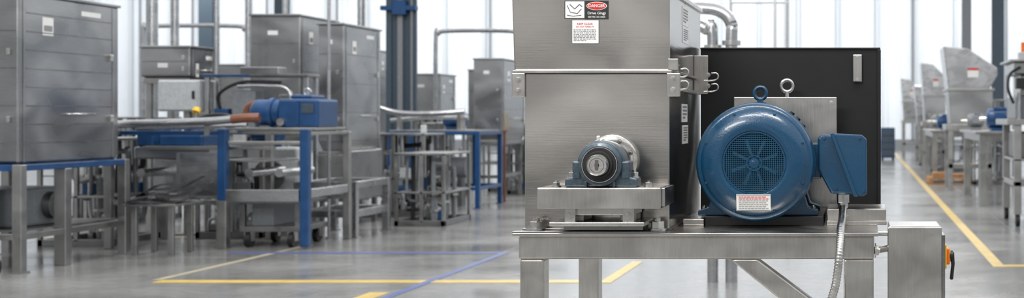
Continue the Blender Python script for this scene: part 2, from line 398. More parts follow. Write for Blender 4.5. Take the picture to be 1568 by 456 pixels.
lathe('shaft_groove', CX, CZ, [(.024, 4.5722), (.024, 4.5712), (.026, 4.5712), (.026, 4.5722)], M_STD, sh)
lathe('flange_disc', CX, CZ + .008, [(.04, 4.835), (.058, 4.835), (.062, 4.840), (.088, 4.842), (.0955, 4.847), (.0955, 4.8695)], M_MACH, sh)
for i in range(8):
    a = math.radians(22 + i * 45)
    hexbolt('flange_bolt_%d' % i, (CX + .077 * math.cos(a), 4.842, CZ + .008 + .077 * math.sin(a)), .0065, .007, M_BOLT, sh)

# ---------------------------------------------------------------- black panel
bg = top('black_belt_guard', (-.3, 5.74, 1.08))
box('guard_panel', -.705, .072, 5.70, 5.79, 1.0795, 1.80, M_BLACK, bg, .004)
box('guard_top_lip', -.705, .080, 5.692, 5.80, 1.797, 1.806, M_BLACK, bg, .002)
box('guard_side_lip', .066, .082, 5.690, 5.80, 1.0795, 1.797, M_BLACK, bg, .002)
box('handle_plate', -.040, .000, 5.680, 5.690, 1.655, 1.775, M_STF, bg, .004)
hexbolt('handle_bolt_a', (-.02, 5.680, 1.763), .005, .005, M_BOLT, bg); hexbolt('handle_bolt_b', (-.02, 5.680, 1.667), .005, .005, M_BOLT, bg)
boxes('handle_standoffs', [(-.03, -.01, 5.69, 5.70, 1.66, 1.68), (-.03, -.01, 5.69, 5.70, 1.75, 1.77)], M_STF, bg)

# ---------------------------------------------------------------- motor
mo = top('electric_motor', (-.408, 5.2, 1.079))
MX, MZ = -.408, 1.329
box('base_slab', -.612, -.150, 5.085, 5.62, 1.079, 1.116, M_BLACK, mo, .003)
lathe('fan_cowl', MX, MZ, [(.119, 4.970), (.119, 4.940), (.122, 4.934), (.128, 4.932), (.150, 4.934), (.176, 4.942), (.193, 4.953), (.203, 4.964), (.206, 4.968), (.214, 4.970), (.222, 4.978), (.2265, 4.992), (.2275, 5.01), (.2275, 5.055), (.2255, 5.065), (.222, 5.08), (.19, 5.09)], M_BLUE, mo, 96)
lathe('cowl_band', MX, MZ, [(.2275, 5.030), (.2295, 5.032), (.2295, 5.046), (.2275, 5.048)], M_BLUE, mo, 96)
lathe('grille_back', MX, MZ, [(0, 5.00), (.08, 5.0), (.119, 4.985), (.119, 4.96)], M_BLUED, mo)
L = []; R = .1195; nl = 31
for i in range(1, nl):
    t = -R + 2 * R * i / nl; h = math.sqrt(max(R * R - t * t, 0))
    L.append((MX + t - .0010, MX + t + .0010, 4.9395, 4.9415, MZ - h, MZ + h))
    L.append((MX - h, MX + h, 4.9385, 4.9405, MZ + t - .0010, MZ + t + .0010))
boxes('grille_wires', L, M_WIRE, mo)
for k, rr in enumerate((.028, .117)):
    lathe('grille_ring_%d' % k, MX, MZ, [(rr - .003, 4.938), (rr - .003, 4.9355), (rr + .003, 4.9355), (rr + .003, 4.938)], M_BLUE, mo)
V = []; F = []
for i in range(8):
    a = 2 * math.pi * i / 8 + .35
    r_ = Vector((math.cos(a), 0, math.sin(a))); t_ = Vector((-math.sin(a), 0, math.cos(a)))
    o = len(V); c = Vector((MX, 0, MZ))
    for (rr, hw, yy) in ((.018, .004, 4.950), (.092, .007, 4.956)):
        for s in (-1, 1):
            for dy in (0, .02):
                V.append(c + r_ * rr + t_ * hw * s + Vector((0, yy + dy, 0)))
    F += [tuple(o + q for q in f) for f in [(0, 2, 6, 4), (1, 5, 7, 3), (0, 4, 5, 1), (2, 3, 7, 6), (0, 1, 3, 2), (4, 6, 7, 5)]]
mesh_ob('fan_blades', V, F, M_BLADE, mo, bevel=.001)
lathe('fan_hub', MX, MZ, [(0, 4.936), (.006, 4.936), (.010, 4.938), (.018, 4.938), (.022, 4.942), (.022, 4.98)], M_BLUE, mo)
for i in range(8):
    a = math.radians(22.5 + 45 * i)
    lathe('cowl_screw_%d' % i, MX + .198 * math.cos(a), MZ + .198 * math.sin(a), [(0, 4.951), (.004, 4.952), (.0055, 4.955), (.0055, 4.968)], M_BLUE, mo, 14)
lathe('stator_body', MX, MZ, [(.05, 5.08), (.185, 5.08), (.185, 5.48), (.200, 5.485), (.205, 5.50), (.205, 5.53), (.19, 5.55), (.12, 5.575), (.05, 5.585), (0, 5.585)], M_BLUE, mo)
V = []; F = []
nf = 56
for i in range(nf):
    a = 2 * math.pi * i / nf
    r_ = Vector((math.cos(a), 0, math.sin(a))); t_ = Vector((-math.sin(a), 0, math.cos(a)))
    if math.sin(a) < -.90: continue
    o = len(V); c = Vector((MX, 0, MZ))
    for yy in (5.095, 5.475):
        for rr, hw in ((.182, .003), (.216, .002)):
            for s in (-1, 1): V.append(c + r_ * rr + t_ * hw * s + Vector((0, yy, 0)))
    F += [tuple(o + q for q in f) for f in [(0, 1, 3, 2), (4, 6, 7, 5), (0, 2, 6, 4), (1, 5, 7, 3), (2, 3, 7, 6), (0, 4, 5, 1)]]
mesh_ob('cooling_fins', V, F, M_BLUE, mo)
for i, (s) in enumerate((-1, 1)):
    x0, x1 = (MX + s * .10, MX + s * .235)
    prism('foot_%d' % i, [(x0, 1.116), (x1, 1.116), (x1, 1.135), (MX + s * .195, 1.15), (MX + s * .175, 1.21), (MX + s * .1, 1.17)], 5.12, 5.20, M_BLUE, mo, .004)
    prism('foot_rear_%d' % i, [(x0, 1.116), (x1, 1.116), (x1, 1.135), (MX + s * .195, 1.15), (MX + s * .175, 1.21), (MX + s * .1, 1.17)], 5.38, 5.46, M_BLUE, mo, .004)
    hexbolt('foot_bolt_%d' % i, (MX + s * .215, 5.16, 1.135), .010, .014, M_BOLT, mo, 'Z')
cyl('eye_stem', (MX + .003, 5.20, MZ + .18), (MX + .003, 5.20, MZ + .245), .012, M_BLUE, mo)
cyl('eye_collar', (MX + .003, 5.20, MZ + .222), (MX + .003, 5.20, MZ + .232), .024, M_BLUE, mo)
ring('eye_ring', (MX + .003, 5.20, MZ + .268), .024, .0075, M_BLUE, mo)
box('rear_mount_plate', -.550, -.108, 5.60, 5.62, 1.116, 1.588, M_STF, mo, .003)
hexbolt('mount_plate_bolt', (-.130, 5.60, 1.565), .007, .008, M_BOLT, mo)
ring('steel_eye_ring', (-.322, 5.61, 1.636), .025, .0085, M_BOLT, mo)
cyl('steel_eye_stem', (-.322, 5.61, 1.586), (-.322, 5.61, 1.612), .010, M_BOLT, mo)
TP = ((4.931, 1.180), math.radians(12))
def tilt(ob, pivot, ang):
    for v in ob.data.vertices:
        y, z = v.co.y, v.co.z - pivot[1]
        v.co.y = pivot[0] + y * math.cos(ang) - z * math.sin(ang); v.co.z = pivot[1] + y * math.sin(ang) + z * math.cos(ang)
def lab(name, x0, x1, z0, z1, mat, ya=-.0018, yb=-.0005):
    o = prism(name, [(x0, z0), (x1, z0), (x1, z1), (x0, z1)], ya, yb, mat, mo, 0); tilt(o, *TP); return o
lab('name_label', -.474, -.345, 1.147, 1.212, M_WHITE, -.0006, .0006)
lab('label_border_top', -.472, -.347, 1.209, 1.2105, M_INK); lab('label_border_bot', -.472, -.347, 1.1485, 1.150, M_INK)
for i in range(7):
    x = -.465
    while x < -.36:
        w = random.uniform(.006, .015); lab('label_word', x, min(x + w, -.353), 1.203 - i * .0075 - .0028, 1.203 - i * .0075, M_RED if i < 2 else M_GREYINK); x += w + .0025
prism('junction_body', [(-.160, 1.435), (-.005, 1.430), (.012, 1.415), (.014, 1.215), (.0, 1.200), (-.120, 1.205), (-.172, 1.30), (-.172, 1.42)], 5.06, 5.30, M_BLUE, mo, .010, False, 3)
prism('junction_lid', [(-.118, 1.440), (-.002, 1.434), (.018, 1.418), (.020, 1.208), (.004, 1.196), (-.028, 1.198)], 5.035, 5.062, M_BLUE, mo, .007, False, 3)
prism('lid_rib', [(-.124, 1.442), (-.108, 1.442), (-.016, 1.196), (-.032, 1.196)], 5.024, 5.04, M_BLUE, mo, .004)
box('junction_neck', -.25, -.16, 5.12, 5.26, 1.26, 1.40, M_BLUE, mo, .006)
for i, (x, z) in enumerate([(-.008, 1.42), (.008, 1.215), (-.145, 1.42), (-.10, 1.225)]):
    hexbolt('lid_screw_%d' % i, (x, 5.035 if i < 2 else 5.06, z), .005, .005, M_BLUE, mo)
for k in range(3):
    a = math.radians(38 + k * 9)
    cyl('vent_boss_%d' % k, (MX + .215 * math.cos(a), 5.10 + k * .08, MZ + .215 * math.sin(a)), (MX + .232 * math.cos(a), 5.10 + k * .08, MZ + .232 * math.sin(a)), .010, M_BLUED, mo, 12)

cd = top('flexible_conduit', (-.07, 5.0, .6))
cyl('gland_nut', (-.075, 5.14, 1.165), (-.075, 5.14, 1.200), .026, M_BOLT, cd, 6, .002)
cyl('gland_body', (-.075, 5.14, 1.145), (-.075, 5.14, 1.17), .019, M_BOLT, cd)
ctrl = [(-.075, 5.14, 1.15), (-.076, 5.00, 1.11), (-.078, 4.80, 1.09), (-.080, 4.70, 1.02), (-.095, 4.69, .90), (-.125, 4.70, .80), (-.16, 4.70, .66), (-.16, 4.72, .5), (-.08, 4.74, .36), (.02, 4.80, .42), (.10, 4.92, .6), (.15, 4.98, .675)]
P = [Vector(p) for p in ctrl]; Q = []
for i in range(len(P) - 1):
    p0 = P[max(i - 1, 0)]; p1 = P[i]; p2 = P[i + 1]; p3 = P[min(i + 2, len(P) - 1)]
    n = max(4, int((p2 - p1).length / .0035))
    for k in range(n):
        t = k / n; Q.append(.5 * ((2 * p1) + (-p0 + p2) * t + (2 * p0 - 5 * p1 + 4 * p2 - p3) * t * t + (-p0 + 3 * p1 - 3 * p2 + p3) * t ** 3))
tube('armoured_hose', Q, .0155, M_BOLT, cd, smooth=False, radii=lambda i: 1.0 if i % 3 else .84, res=5)

cb = top('electrical_control_box', (.2, 5.0, .68))
box('enclosure', .100, .296, 4.915, 5.12, .68, 1.094, M_STF, cb, .006, 3)
box('door', .096, .300, 4.898, 4.914, .685, 1.090, M_STF, cb, .005, 3)
box('hinge_strip', .300, .312, 4.90, 5.10, .72, 1.06, M_STD, cb, .002)
cyl('mount_pipe_upper', (.045, 4.95, 1.062), (.102, 4.95, 1.062), .010, M_BOLT, cb)
cyl('mount_pipe_lower', (.045, 4.84, 1.008), (.102, 4.93, 1.008), .013, M_BOLT, cb)
hexbolt('pipe_nut', (.048, 4.84, 1.008), .02, .014, M_BOLT, cb, 'X')
box('switch_plate', .312, .320, 4.93, 5.02, .930, 1.02, M_YEL, cb, .003)
box('switch_body', .318, .332, 4.935, 5.01, .945, 1.005, M_ORANGE, cb, .004)
cyl('switch_hub', (.330, 4.97, .975), (.345, 4.97, .975), .020, M_RUB, cb)
prism('switch_handle', [(.333, .99), (.350, .99), (.352, .945), (.346, .885), (.334, .885), (.340, .94)], 4.955, 4.985, M_RUB, cb, .004)
for i, z in enumerate((.99, .96)):
    cyl('indicator_%d' % i, (.316, 4.945, z), (.334, 4.945, z), .007, M_RED if i else M_YEL, cb, 12)

# ---------------------------------------------------------------- background kit
def frame(name, x0, x1, y0, y1, zt, mat, t=.07, low=.3, toprail=True, legmat=None, lowmat=None, th=None):
    e = top(name, ((x0 + x1) / 2, (y0 + y1) / 2, 0)); lm = legmat or mat; th = th or t
    L = [(x, x + t, y, y + t, 0, zt) for x in (x0, x1 - t) for y in (y0, y1 - t)]
    boxes('legs', L, lm, e, .006)
    def rr(z):
        return [(x0 + t, x1 - t, y0 + .004, y0 + t - .004, z, z + th), (x0 + t, x1 - t, y1 - t + .004, y1 - .004, z, z + th),
              (x0 + .004, x0 + t - .004, y0 + t, y1 - t, z, z + th), (x1 - t + .004, x1 - .004, y0 + t, y1 - t, z, z + th)]
    if toprail: boxes('top_rails', rr(zt - th), mat, e, .006)
    if low: boxes('low_rails', rr(low), lowmat or mat, e, .006)
    boxes('foot_plates', [(x - .02, x + t + .02, y - .02, y + t + .02, 0, .012) for x in (x0, x1 - t) for y in (y0, y1 - t)], lm, e)
    return e

def cabinet(name, x0, x1, y0, y1, z0, z1, stand=True, bands=5, mat=None, legcol=None, drop=.12):
    mat = mat or M_STV
    e = top(name, ((x0 + x1) / 2, (y0 + y1) / 2, 0 if stand else z0))
    taper('body', (x0 + .04, x1 - .04, y0 + .05, y1 - .05), z0, (x0, x1, y0, y1), z0 + drop, mat, e, .012)
    box('body_upper', x0, x1, y0, y1, z0 + drop, z1, mat, e, .015)
    box('lid', x0 - .02, x1 + .02, y0 - .02, y1 + .02, z1 - .001, z1 + .03, mat, e, .008)
    h = (z1 - z0 - drop); S = []
    for i in range(1, bands + 1):
        z = z0 + drop + h * i / (bands + 1)
        S.append((x1, x1 + .005, y0 + .12, y1 - .14, z, z + .010))
        if i % 2: S.append((x0 + .02, x1 - .02, y0 - .004, y0, z, z + .010))
    boxes('panel_seams', S, M_STD, e)
    for yy in (y0 + .07, y1 - .12):
        box('vertical_strap', x1, x1 + .008, yy, yy + .03, z0 + drop, z1 - .02, mat, e, .003)
    for k in range(2):
        z = z0 + h * (.25 + .4 * k)
        box('latch', x1, x1 + .035, y1 - .2, y1 - .15, z, z + .07, M_BOLT, e, .004)
        box('front_latch', x1 - .10, x1 - .07, y0 - .025, y0, z, z + .06, M_BOLT, e, .004)
    box('label_a', x1, x1 + .004, y0 + (y1 - y0) * .22, y0 + (y1 - y0) * .32, z1 - .38, z1 - .2, M_WHITE, e, 0)
    box('label_a_text', x1 + .004, x1 + .005, y0 + (y1 - y0) * .23, y0 + (y1 - y0) * .31, z1 - .34, z1 - .28, M_GREYINK, e, 0)
    box('label_b', x0 + (x1 - x0) * .35, x0 + (x1 - x0) * .55, y0 - .004, y0, z1 - .26, z1 - .2, M_WHITE, e, 0)
    box('label_c', x1, x1 + .004, y0 + (y1 - y0) * .6, y0 + (y1 - y0) * .8, z1 - .14, z1 - .09, M_WHITE, e, 0)
    tube('grab_handle', [(x1, y0 + (y1 - y0) * .45, z0 + h * .3), (x1 + .05, y0 + (y1 - y0) * .45, z0 + h * .3), (x1 + .05, y0 + (y1 - y0) * .7, z0 + h * .3), (x1, y0 + (y1 - y0) * .7, z0 + h * .3)], .009, M_PIPE, e, False)
    if stand:
        boxes('stand_legs', [(x, x + .07, y, y + .07, 0, z0 + .02) for x in (x0 + .04, x1 - .11) for y in (y0 + .05, y1 - .12)], legcol or M_ST, e, .005)
        boxes('stand_rails', [(x0 + .05, x1 - .05, y0 + .06, y0 + .11, .4, .46), (x0 + .05, x1 - .05, y1 - .11, y1 - .06, .4, .46),
                              (x1 - .10, x1 - .05, y0 + .06, y1 - .06, .4, .46), (x0 + .02, x1 - .02, y0 + .02, y1 - .02, z0 - .07, z0)], legcol or M_ST, e, .004)
    return e

def small_motor(name, x, y, z, r=.13, l=.5, mat=None):
    mat = mat or M_FBLUE
    e = top(name, (x, y, z))
    z += .002
    cz = z + r + .04
    lathe('housing', y, cz, [(0, x - l / 2), (r * .7, x - l / 2), (r, x - l / 2 + .04), (r, x + l / 2 - .04), (r * .7, x + l / 2), (0, x + l / 2)], mat, e, 24, 'X')
    V = []; F = []
    for i in range(20):
        a = 2 * math.pi * i / 20; r_ = Vector((0, math.cos(a), math.sin(a))); t_ = Vector((0, -math.sin(a), math.cos(a))); o = len(V)
        if math.sin(a) < -.8: continue
        for xx in (x - l / 2 + .12, x + l / 2 - .06):
            for rr in (r * .98, r * 1.12):
                for s in (-1, 1): V.append(Vector((xx, y, cz)) + r_ * rr + t_ * .005 * s)
        F += [tuple(o + q for q in f) for f in [(0, 1, 3, 2), (4, 6, 7, 5), (0, 2, 6, 4), (1, 5, 7, 3), (2, 3, 7, 6), (0, 4, 5, 1)]]
    mesh_ob('fins', V, F, mat, e)
    cyl('shaft', (x - l / 2 - .12, y, cz), (x - l / 2, y, cz), r * .2, M_MACH, e)
    box('base', x - l / 3, x + l / 3, y - r, y + r, z, z + .05, mat, e, .005)
    box('terminal_box', x - .07, x + .09, y - r - .07, y - r * .7, cz - .05, cz + .09, mat, e, .008)
    return e

def piping(name, x0, x1, y0, y1, z1, n, seed, blues=True):
    rnd = random.Random(seed); e = top(name, ((x0 + x1) / 2, (y0 + y1) / 2, 0))
    boxes('skid', [(x0, x1, y0, y0 + .06, 0, .08), (x0, x1, y1 - .06, y1, 0, .08), (x0, x0 + .06, y0, y1, 0, .08), (x1 - .06, x1, y0, y1, 0, .08)], M_STD, e, .004)
    boxes('skid_posts', [(x, x + .045, y, y + .045, .06, z1) for x in (x0, (x0 + x1) / 2, x1 - .045) for y in (y0, y1 - .045)], M_ST, e, .003)
    boxes('skid_shelf', [(x0, x1, y0, y1, z1 * .45, z1 * .45 + .025), (x0, x1, y0, y1, z1 - .02, z1 + .01)], M_ST, e, .003)
    zz = z1 * .45 + .02
    for k in range(n):
        x = rnd.uniform(x0 + .08, x1 - .08); y = rnd.uniform(y0 + .06, y1 - .1); r = rnd.uniform(.015, .04)
        xb = min(x1 - .05, max(x0 + .05, x + rnd.uniform(-.4, .4))); ze = rnd.uniform(.2, z1 - .1)
        m = rnd.choice([M_PIPE, M_STD, M_STD, M_PANE, M_RUB])
        tube('pipe', [(x, y, .05), (x, y, ze - .06), (x + (xb - x) * .2, y, ze), (xb, y, ze), (xb, y, z1)], r, m, e)
        if rnd.random() < .7:
            cyl('flange', (x, y, ze * .5), (x, y, ze * .5 + .03), r * 2, M_BOLT, e, 14)
    for k in range(max(3, n // 2)):
        x = rnd.uniform(x0 + .1, x1 - .2); y = rnd.uniform(y0 + .02, y1 - .2); w = rnd.uniform(.08, .2); h = rnd.uniform(.08, .22)
        zb = rnd.choice([.08, zz, z1 + .01 if k % 2 else zz]) ; m = rnd.choice([M_STV, M_PANE, M_LGREY, M_STD, M_FBLUE if blues else M_STD])
        box('actuator', x, x + w, y, y + w * .8, zb, zb + h, m, e, .012)
        cyl('actuator_cap', (x + w / 2, y + w * .4, zb + h), (x + w / 2, y + w * .4, zb + h + .04), w * .25, M_BOLT, e, 14)
    return e

# --- left-most cabinet
cabinet('stainless_process_cabinet', -9.3, -8.14, 12.6, 14.3, 1.046, 2.70, stand=False, bands=8, drop=.02)
f1 = frame('blue_equipment_stand', -9.45, -8.08, 12.55, 14.42, 1.045, M_FBLUE, .09, .32, legmat=M_ST, lowmat=M_ST, th=.06)
boxes('mid_legs', [(-8.20, -8.08, 13.25, 13.36, 0, .985)], M_ST, f1, .006)
box('stand_shelf', -9.37, -8.18, 12.7, 14.3, .381, .40, M_STD, f1, .003)
box('gear_case', -9.2, -8.4, 13.0, 13.9, .401, .78, M_PANE, f1, .03); cyl('gear_flange', (-8.4, 13.5, .6), (-8.32, 13.5, .6), .14, M_STD, f1)
boxes('electrics', [(-8.9, -8.45, 12.62, 12.8, .42, .9), (-9.3, -9.0, 12.65, 12.9, .40, .8)], M_LGREY, f1, .01)
e = top('equipment_cart', (-8.6, 12.1, 0))
boxes('cart_frame', [(-8.9, -8.2, 11.7, 11.75, .3, .36), (-8.9, -8.2, 12.2, 12.25, .3, .36), (-8.25, -8.2, 11.7, 12.25, .24, .36), (-8.9, -8.85, 11.7, 12.25, .24, .36)], M_ST, e, .004)
for yy in (11.75, 12.2):
    for xx in (-8.13, -8.88):
        cyl('caster_wheel', (xx - .03, yy, .1), (xx + .03, yy, .1), .1, M_RUB, e, 24); cyl('caster_hub', (xx - .035, yy, .1), (xx + .035, yy, .1), .045, M_LGREY, e, 16)
        boxes('caster_arm', [(xx - .075, xx - .05, yy - .03, yy + .03, .08, .25), (xx - .1, xx + .04, yy - .03, yy + .03, .215, .25)], M_ST, e)

# --- conveyor frame with blue posts
f2 = top('blue_post_conveyor_frame', (-7.5, 15.5, 0))
boxes('blue_posts', [(-7.36, -7.26, 14.9, 15.0, .55, 1.37), (-6.42, -6.32, 14.9, 15.0, .02, 1.37)], M_FBLUE, f2, .012)
boxes('steel_lower_post', [(-7.365, -7.255, 14.895, 15.005, 0, .55)], M_ST, f2, .006)
boxes('steel_posts', [(-8.65, -8.57, 14.9, 14.98, 0, 1.33), (-8.65, -8.57, 16.1, 16.18, 0, 1.33), (-7.36, -7.28, 16.1, 16.18, 0, 1.33), (-6.40, -6.32, 16.1, 16.18, 0, 1.33)], M_ST, f2, .006)
boxes('blue_top_rail', [(-8.57, -7.36, 14.92, 14.97, 1.30, 1.35), (-8.65, -8.60, 14.98, 16.1, 1.30, 1.35)], M_FBLUE, f2, .006)
boxes('steel_top_rails', [(-7.25, -6.42, 14.93, 14.98, 1.19, 1.23), (-8.57, -6.4, 16.11, 16.16, 1.29, 1.33), (-6.39, -6.34, 15.01, 16.1, 1.30, 1.34)], M_ST, f2, .006)
boxes('steel_decks', [(-8.3, -6.8, 15.06, 15.16, 1.13, 1.17), (-8.1, -6.9, 15.1, 16.0, .985, 1.01), (-7.9, -7.4, 15.05, 15.07, .75, 1.1)], M_ST, f2, .004)
boxes('lower_steel_rails', [(-7.25, -6.42, 14.88, 14.95, .54, .68), (-8.57, -7.36, 14.93, 14.98, .50, .56), (-6.40, -6.33, 15.02, 16.1, .58, .68), (-8.6, -6.4, 16.12, 16.17, .5, .56)], M_PIPE, f2, .006)
boxes('sheet_guards', [(-7.85, -7.40, 15.02, 15.04, .60, 1.10), (-8.45, -8.0, 15.6, 15.62, .6, 1.25)], M_PIPE, f2, .003)
box('drive_bed', -8.45, -7.55, 15.15, 15.95, 1.02, 1.16, M_STV, f2, .02)
box('drive_case', -8.2, -7.7, 15.25, 15.8, 1.17, 1.30, M_FBLUE, f2, .02)
box('drive_cover', -8.5, -8.3, 15.3, 15.7, 1.17, 1.42, M_FBLUE, f2, .02)
for k, x in enumerate((-8.35, -7.9, -7.1, -6.75)): cyl('idler_roller', (x, 15.12, .86), (x, 16.0, .86), .05, M_PIPE, f2, 16)
tube('rail_front', [(-8.62, 14.95, 1.42), (-8.3, 14.80, 1.43), (-7.5, 14.80, 1.455), (-7.15, 14.82, 1.48)], .045, M_PIPE, f2)
tube('rail_front_copper', [(-7.15, 14.82, 1.48), (-7.0, 14.83, 1.495), (-6.85, 14.85, 1.50)], .052, M_COPPER, f2)
tube('rail_rear', [(-8.5, 15.3, 1.38), (-7.9, 15.3, 1.39), (-7.2, 15.3, 1.41)], .03, M_PIPE, f2)
cyl('rail_end_cap', (-8.66, 14.97, 1.42), (-8.58, 14.94, 1.42), .075, M_BOLT, f2)
boxes('rail_post', [(x - .03, x + .03, 14.85, 14.93, 1.30, 1.44) for x in (-8.5, -7.45)], M_ST, f2)
tube('pipe_b', [(-7.55, 15.9, 1.33), (-7.5, 15.9, 1.55), (-7.42, 15.9, 1.66), (-7.15, 15.9, 1.67)], .045, M_COPPER, f2)
tube('cable_bundle', [(-8.2, 15.85, 1.33), (-8.0, 15.85, 1.5), (-7.7, 15.85, 1.52), (-7.5, 15.85, 1.40)], .03, M_RUB, f2)
cyl('valve_stem', (-7.95, 15.6, 1.30), (-7.95, 15.6, 1.55), .02, M_ST, f2); cyl('valve_wheel', (-7.95, 15.58, 1.56), (-7.95, 15.62, 1.60), .045, M_YEL, f2)
boxes('cross_bars_rear', [(-7.25, -6.40, 15.9, 15.96, 1.31, 1.352), (-7.25, -6.40, 15.15, 15.21, 1.31, 1.352)], M_ST, f2, .004)
f3 = frame('steel_side_frame', -7.1, -6.31, 16.3, 17.5, .70, M_PIPE, .09, .25)
e = top('blue_gearmotor', (-6.7, 15.5, 1.355))
box('mount_plate', -7.25, -6.32, 15.1, 16.0, 1.355, 1.385, M_ST, e, .004)
box('gearcase', -6.80, -6.33, 15.2, 15.8, 1.385, 1.72, M_FBLUE, e, .03)
box('gearcase_top', -6.70, -6.45, 15.3, 15.7, 1.72, 1.77, M_FBLUE, e, .02)
box('gearcase_rib', -6.58, -6.55, 15.185, 15.2, 1.42, 1.70, M_FBLUE, e, .004)
lathe('motor_can', 15.45, 1.56, [(0, -7.20), (.12, -7.19), (.155, -7.14), (.155, -6.85), (.13, -6.82), (.13, -6.80)], M_FBLUE, e, 28, 'X')
lathe('motor_flange', 15.45, 1.56, [(.155, -6.98), (.175, -6.98), (.175, -6.93), (.155, -6.93)], M_FBLUE, e, 28, 'X')
box('cap', -6.52, -6.38, 15.19, 15.2, 1.55, 1.66, M_COL, e, .005)
ring('lift_eye', (-6.58, 15.5, 1.80), .04, .012, M_PIPE, e)
cyl('valve_wheel_b', (-6.75, 15.15, 1.45), (-6.75, 15.2, 1.45), .045, M_PIPE, e)
e = top('dark_sheet_metal_stack', (-8.1, 14.2, 0))
def sheet(x0, y0, x1, y1, z0, z1, w):
    d = Vector((x1 - x0, y1 - y0, 0)).normalized(); p = Vector((-d.y, d.x, 0)) * w
    V = []
    for k in range(9):
        t = k / 8; c = Vector((x0 + (x1 - x0) * t, y0 + (y1 - y0) * t, z0 + (z1 - z0) * t + .025 * math.sin(t * 7)))
        ww = p * (1 - .5 * abs(t - .5))
        V += [c - ww, c + ww, c + ww + Vector((0, 0, .012)), c - ww + Vector((0, 0, .012))]
    F = [(0, 1, 2, 3), (32, 35, 34, 33)]
    for k in range(8):
        for a in range(4): F.append((4 * k + a, 4 * k + (a + 1) % 4, 4 * k + 4 + (a + 1) % 4, 4 * k + 4 + a))
    mesh_ob('sheet_leaf', V, F, M_FOIL, e, True)
sheet(-7.98, 14.2, -7.40, 14.6, .60, .68, .22); sheet(-7.95, 14.35, -7.40, 14.5, .64, .78, .16); sheet(-7.98, 14.2, -7.35, 14.35, .575, .60, .2); sheet(-7.9, 14.5, -7.38, 14.62, .70, .82, .12)
boxes('trestle', [(-7.95, -7.89, 14.2, 14.25, 0, .57), (-7.55, -7.49, 14.2, 14.25, 0, .57), (-7.95, -7.89, 14.6, 14.65, 0, .57), (-7.55, -7.49, 14.6, 14.65, 0, .57), (-7.99, -7.42, 14.1, 14.72, .54, .565)], M_ST, e, .004)

e = top('rolling_steel_cart', (-6.9, 15.2, 0))
boxes('cart_body', [(-7.2, -6.5, 15.1, 15.9, .18, .24), (-7.2, -7.14, 15.1, 15.16, .24, .50), (-6.56, -6.5, 15.1, 15.16, .24, .50), (-7.2, -6.5, 15.1, 15.9, .50, .535)], M_STD, e, .004)
box('cart_box', -7.1, -6.85, 15.2, 15.8, .24, .5, M_PANE, e, .01)
for x in (-7.1, -6.6):
    for y in (15.14, 15.82):
        cyl('caster', (x - .03, y, .085), (x + .03, y, .085), .085, M_RUB, e, 24); boxes('caster_fork', [(x - .045, x - .032, y - .04, y + .04, .07, .19), (x + .032, x + .045, y - .04, y + .04, .07, .19)], M_ST, e)

# --- mid cabinets
cabinet('stainless_hopper_cabinet', -8.43, -7.74, 18.0, 19.3, 1.25, 2.90, bands=3)
cabinet('stainless_hopper_cabinet', -7.39, -7.04, 17.75, 19.1, 1.051, 2.76, stand=False, bands=3)
cabinet('stainless_control_cabinet', -9.5, -8.85, 17.2, 17.9, 2.02, 2.42, stand=True, bands=1, drop=.03)
e = top('white_control_cabinet', (-8.7, 16.8, 0))
box('white_box', -8.95, -8.42, 16.6, 17.05, 1.58, 1.98, M_LGREY, e, .015); box('white_door', -8.93, -8.44, 16.58, 16.6, 1.60, 1.96, M_LGREY, e, .006)
box('door_handle', -8.50, -8.47, 16.56, 16.58, 1.74, 1.84, M_INK, e, .003); boxes('pole', [(-8.73, -8.65, 16.8, 16.88, 0, 1.58)], M_ST, e, .004); box('pole_base', -8.85, -8.53, 16.7, 17.0, 0, .015, M_ST, e, .003)
e = top('blue_deck_platform', (-8, 17.3, 0))
boxes('deck', [(-8.40, -7.05, 16.62, 17.0, 2.02, 2.055)], M_STD, e, .006); boxes('deck_edge', [(-8.40, -7.8, 16.61, 16.62, 2.02, 2.05)], M_FBLUE, e, 0); boxes('deck_posts', [(-8.38, -8.33, 16.65, 16.7, 0, 2.02), (-7.12, -7.07, 16.65, 16.7, 0, 2.02), (-8.38, -8.33, 16.93, 16.98, 0, 2.02), (-7.12, -7.07, 16.93, 16.98, 0, 2.02)], M_PIPE, e, .004)
boxes('mid_deck', [(-8.33, -7.12, 16.64, 16.99, 1.34, 1.38)], M_ST, e, .004)
for k, (x, w, z0, z1, m_) in enumerate([(-8.28, .18, 1.38, 1.62, M_FBLUE), (-8.05, .3, 1.38, 1.85, M_PANE), (-7.7, .22, 1.38, 1.55, M_PANE), (-7.45, .22, 1.38, 1.8, M_STV), (-7.95, .5, 2.055, 2.15, M_STV)]):
    box('deck_unit_%d' % k, x, x + w, 16.68, 16.92, z0, z1, m_, e, .012)
tube('deck_pipe_a', [(-7.95, 16.65, 1.9), (-7.6, 16.64, 1.9), (-7.3, 16.64, 1.84), (-7.25, 16.64, 1.4)], .03, M_PIPE, e)
tube('deck_pipe_b', [(-8.2, 16.7, 1.6), (-8.2, 16.66, 1.8), (-7.9, 16.64, 1.95), (-7.4, 16.64, 1.95)], .02, M_RUB, e)
small_motor('blue_pump_motor', -7.9, 17.35, 1.112, .12, .4)
e = top('grey_base_machine', (-7.9, 17.3, 0))
box('plinth', -8.2, -7.3, 17.05, 17.6, 0, .18, M_STD, e, .01); box('casing', -8.15, -7.4, 17.1, 17.55, .18, 1.11, M_LGREY, e, .03); cyl('porthole', (-7.75, 17.05, .75), (-7.75, 17.1, .75), .2, M_STD, e, 28)
tube('machine_hose', [(-7.42, 17.2, .95), (-7.25, 17.1, .85), (-7.2, 17.05, .5), (-7.15, 17.05, .05)], .04, M_LGREY, e)
e = top('steel_base_cabinet', (-7.3, 18.2, 0))
